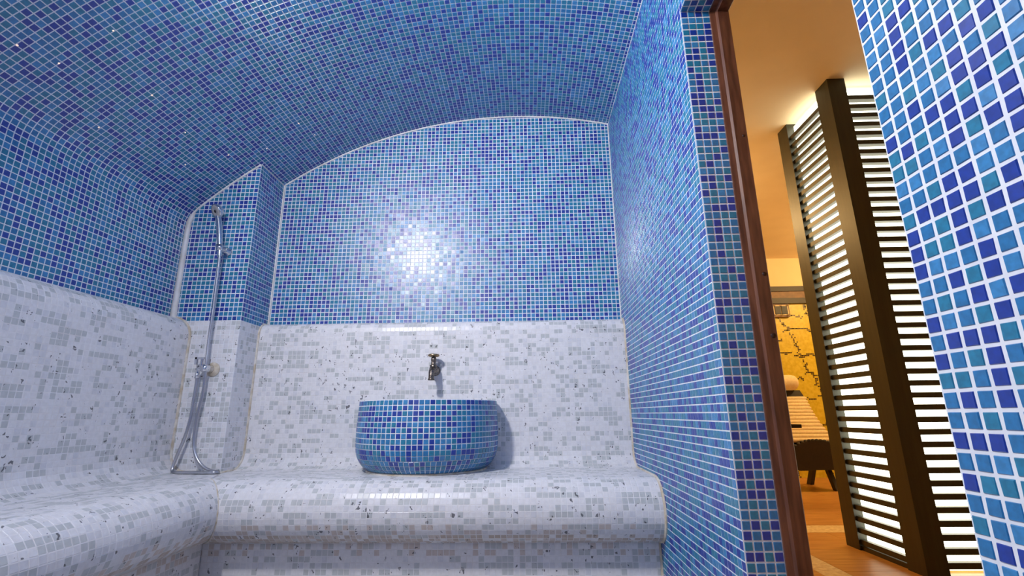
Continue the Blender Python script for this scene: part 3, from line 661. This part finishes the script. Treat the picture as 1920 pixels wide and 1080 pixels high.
ap = [(83+24.5*i/16, 158.5, -66.0-8.2*abs((i-9.4)/9.4)**2.4) for i in range(17)]
b = MB(); k = len(ap); base = [(x, y, -77.5) for x, y, z in ap]
vs_ = ap+base+[(x, y+13, z) for x, y, z in ap]+[(x, y+13, z) for x, y, z in base]
f = []
for i in range(k-1): f += [(i, i+1, k+i+1, k+i), (2*k+i, 3*k+i, 3*k+i+1, 2*k+i+1), (i, 2*k+i, 2*k+i+1, i+1), (k+i, k+i+1, 3*k+i+1, 3*k+i)]
f += [(0, k, 3*k, 2*k), (k-1, 3*k-1, 4*k-1, 2*k-1)][:2]
b.add(vs_, f); b.build('seat_shell', LEATH, ch)
for i in range(2, 16): 
    x, y, z = ap[i]; MB().lathe([(-0.2, 0), (-0.1, 0.7), (0.7, 0.7), (1.0, 0)], (x, y+0.2, z+0.1), (0, 1, 0), 8).build('pad_edge_roll', LEATH, ch)
for x in (104.3, 86.5):
    MB().hexa([(x,180.2,ZF),(x+1.6,180.2,ZF),(x+1.6,183.4,ZF),(x,183.4,ZF),(x,170.2,-67.5),(x+1.6,170.2,-67.5),(x+1.6,173,-67.5),(x,173,-67.5)]).build('leg', BEAM, ch)
    MB().hexa([(x,161,ZF),(x+1.6,161,ZF),(x+1.6,163.6,ZF),(x,163.6,ZF),(x,170.4,-67.5),(x+1.6,170.4,-67.5),(x+1.6,172.6,-67.5),(x,172.6,-67.5)]).build('leg', BEAM, ch)
    MB().lathe([(0, 0.4), (0.2, 0.35), (0.25, 0)], (x+1.6 if x < 90 else x, 171.4, -68.4), (-1, 0, 0), 10).build('bolt', CHROME, ch)
# side table whose edge shows by the door frame
stb = empty('side_table', T(70, 128, ZF), 'small dark wooden side table half hidden by the door frame', 'table')
MB().box(58, 73.2, 122, 134, -59.6, -58.4).build('top', BEAM, stb)
for x in (59, 68.6):
    for y in (123, 132): MB().box(x, x+1.1, y, y+1.1, ZF, -59.3).build('leg', BEAM, stb)

# ------------------------------------------------------------------ star beads in the vault
k = 0
for (x, y) in ((-92.3,-1.84),(-91.16,2.91),(-83.9,2.83),(-94.78,14.67),(-86.93,15.08),(-88.02,25.26),(-92.02,31.72),(-86.24,36.07),(-80.51,40.33),(-71.32,43.5),(-72.5,37.95)):
    z = vault(x); s_ = (vault(x+.5)-vault(x-.5)); n = np.array([s_, 0, -1.0]); n /= np.linalg.norm(n)
    o = MB().lathe([(0, 0.15), (0.06, 0.14), (0.12, 0.09), (0.15, 0)], (x, y, z)-(-0.03)*n if False else np.array((x, y, z))+0.02*n, n, 8).build('star_light', STARM)
    tag(o, 'tiny warm fibre-optic star point set in the blue vault', 'star light', 'star points in the vault')

# ------------------------------------------------------------------ lamps
def spot(x, y, m, R, aim, drop, label):
    """round lamp on a short arm under the vault, its opal lens turned along aim"""
    z = vault(x); d = np.array(aim, float); d /= np.linalg.norm(d); o = np.array((x, y, z-drop))
    e = empty('vault_lamp', T(x, y, z), label, 'lamp')
    MB().lathe([(0, 0), (0, 2.2), (0.6, 2.2), (0.8, 0.9)], (x, y, z+0.3), (0, 0, -1), 20).build('mounting_plate', CHROME, e)
    MB().tube([(x, y, z), tuple(o-1.0*d)], 0.5, 10).build('arm', CHROME, e)
    hsg = MB().lathe([(-3.2, 0), (-3.0, R*0.6), (-1.6, R*0.95), (-0.2, R*1.06), (0.1, R*1.06), (0.1, R)], o, d, 28).build('housing', CHROME, e)
    MB().lathe([(0.0, R), (0.35, R*0.8), (0.6, R*0.45), (0.7, 0)], o, d, 28).build('lens', m, hsg)
spot(-66.3, -23.0, OPAL, 4.2, (0.80, 0.45, -0.38), 3.6, 'round opal spotlight on a short arm under the vault left of the viewer')
wg = empty('fill_globe_lamp', T(-66, YR, -22), 'unseen frosted globe added as fill light on the wall behind the viewer', 'lamp')  # unseen fill lamp, added to soften the bench riser and door reveal
MB().lathe([(0, 0), (0, 3.4), (0.8, 3.4), (1.0, 2.6)], (-66, YR, -22), (0, 1, 0), 24).build('wall_plate', CHROME, wg)
MB().lathe([(0.8, 2.4)]+[(5.6-5.5*math.cos(t), 5.5*math.sin(t)) for t in np.linspace(0.45, math.pi, 14)], (-66, YR, -22), (0, 1, 0), 28).build('globe', OPAL2, wg)
def warm(x, y, label, watt):  # unseen lamp with a fitting added to carry the lounge's warm light
    e = empty('unseen_warm_lamp', T(x, y, ZC), label, 'lamp', 'unseen warm lamps added in the lounge')
    MB().lathe([(0, 0), (0, 5), (0.6, 5), (0.8, 4.4)], (x, y, ZC), (0,0,-1), 24).build('ceiling_plate', CHROME, e)
    MB().tube([(x, y, ZC-0.5), (x, y, ZC-7)], 0.3, 8).build('lamp_stem', CHROME, e)
    ld = bpy.data.lights.new('warm_fill_light', 'POINT'); ld.energy = watt; ld.color = (1.0, 0.64, 0.27); ld.shadow_soft_size = 0.08
    lo = bpy.data.objects.new('warm_fill_light', ld); COL.objects.link(lo); lo.location = T(x, y, ZC-11)
warm(26, 125, 'unseen warm lamp added in the lounge behind the steam room wall', LAMP_OUT)
warm(150, 140, 'unseen warm lamp added in the middle of the lounge', LAMP_OUT*2.2)
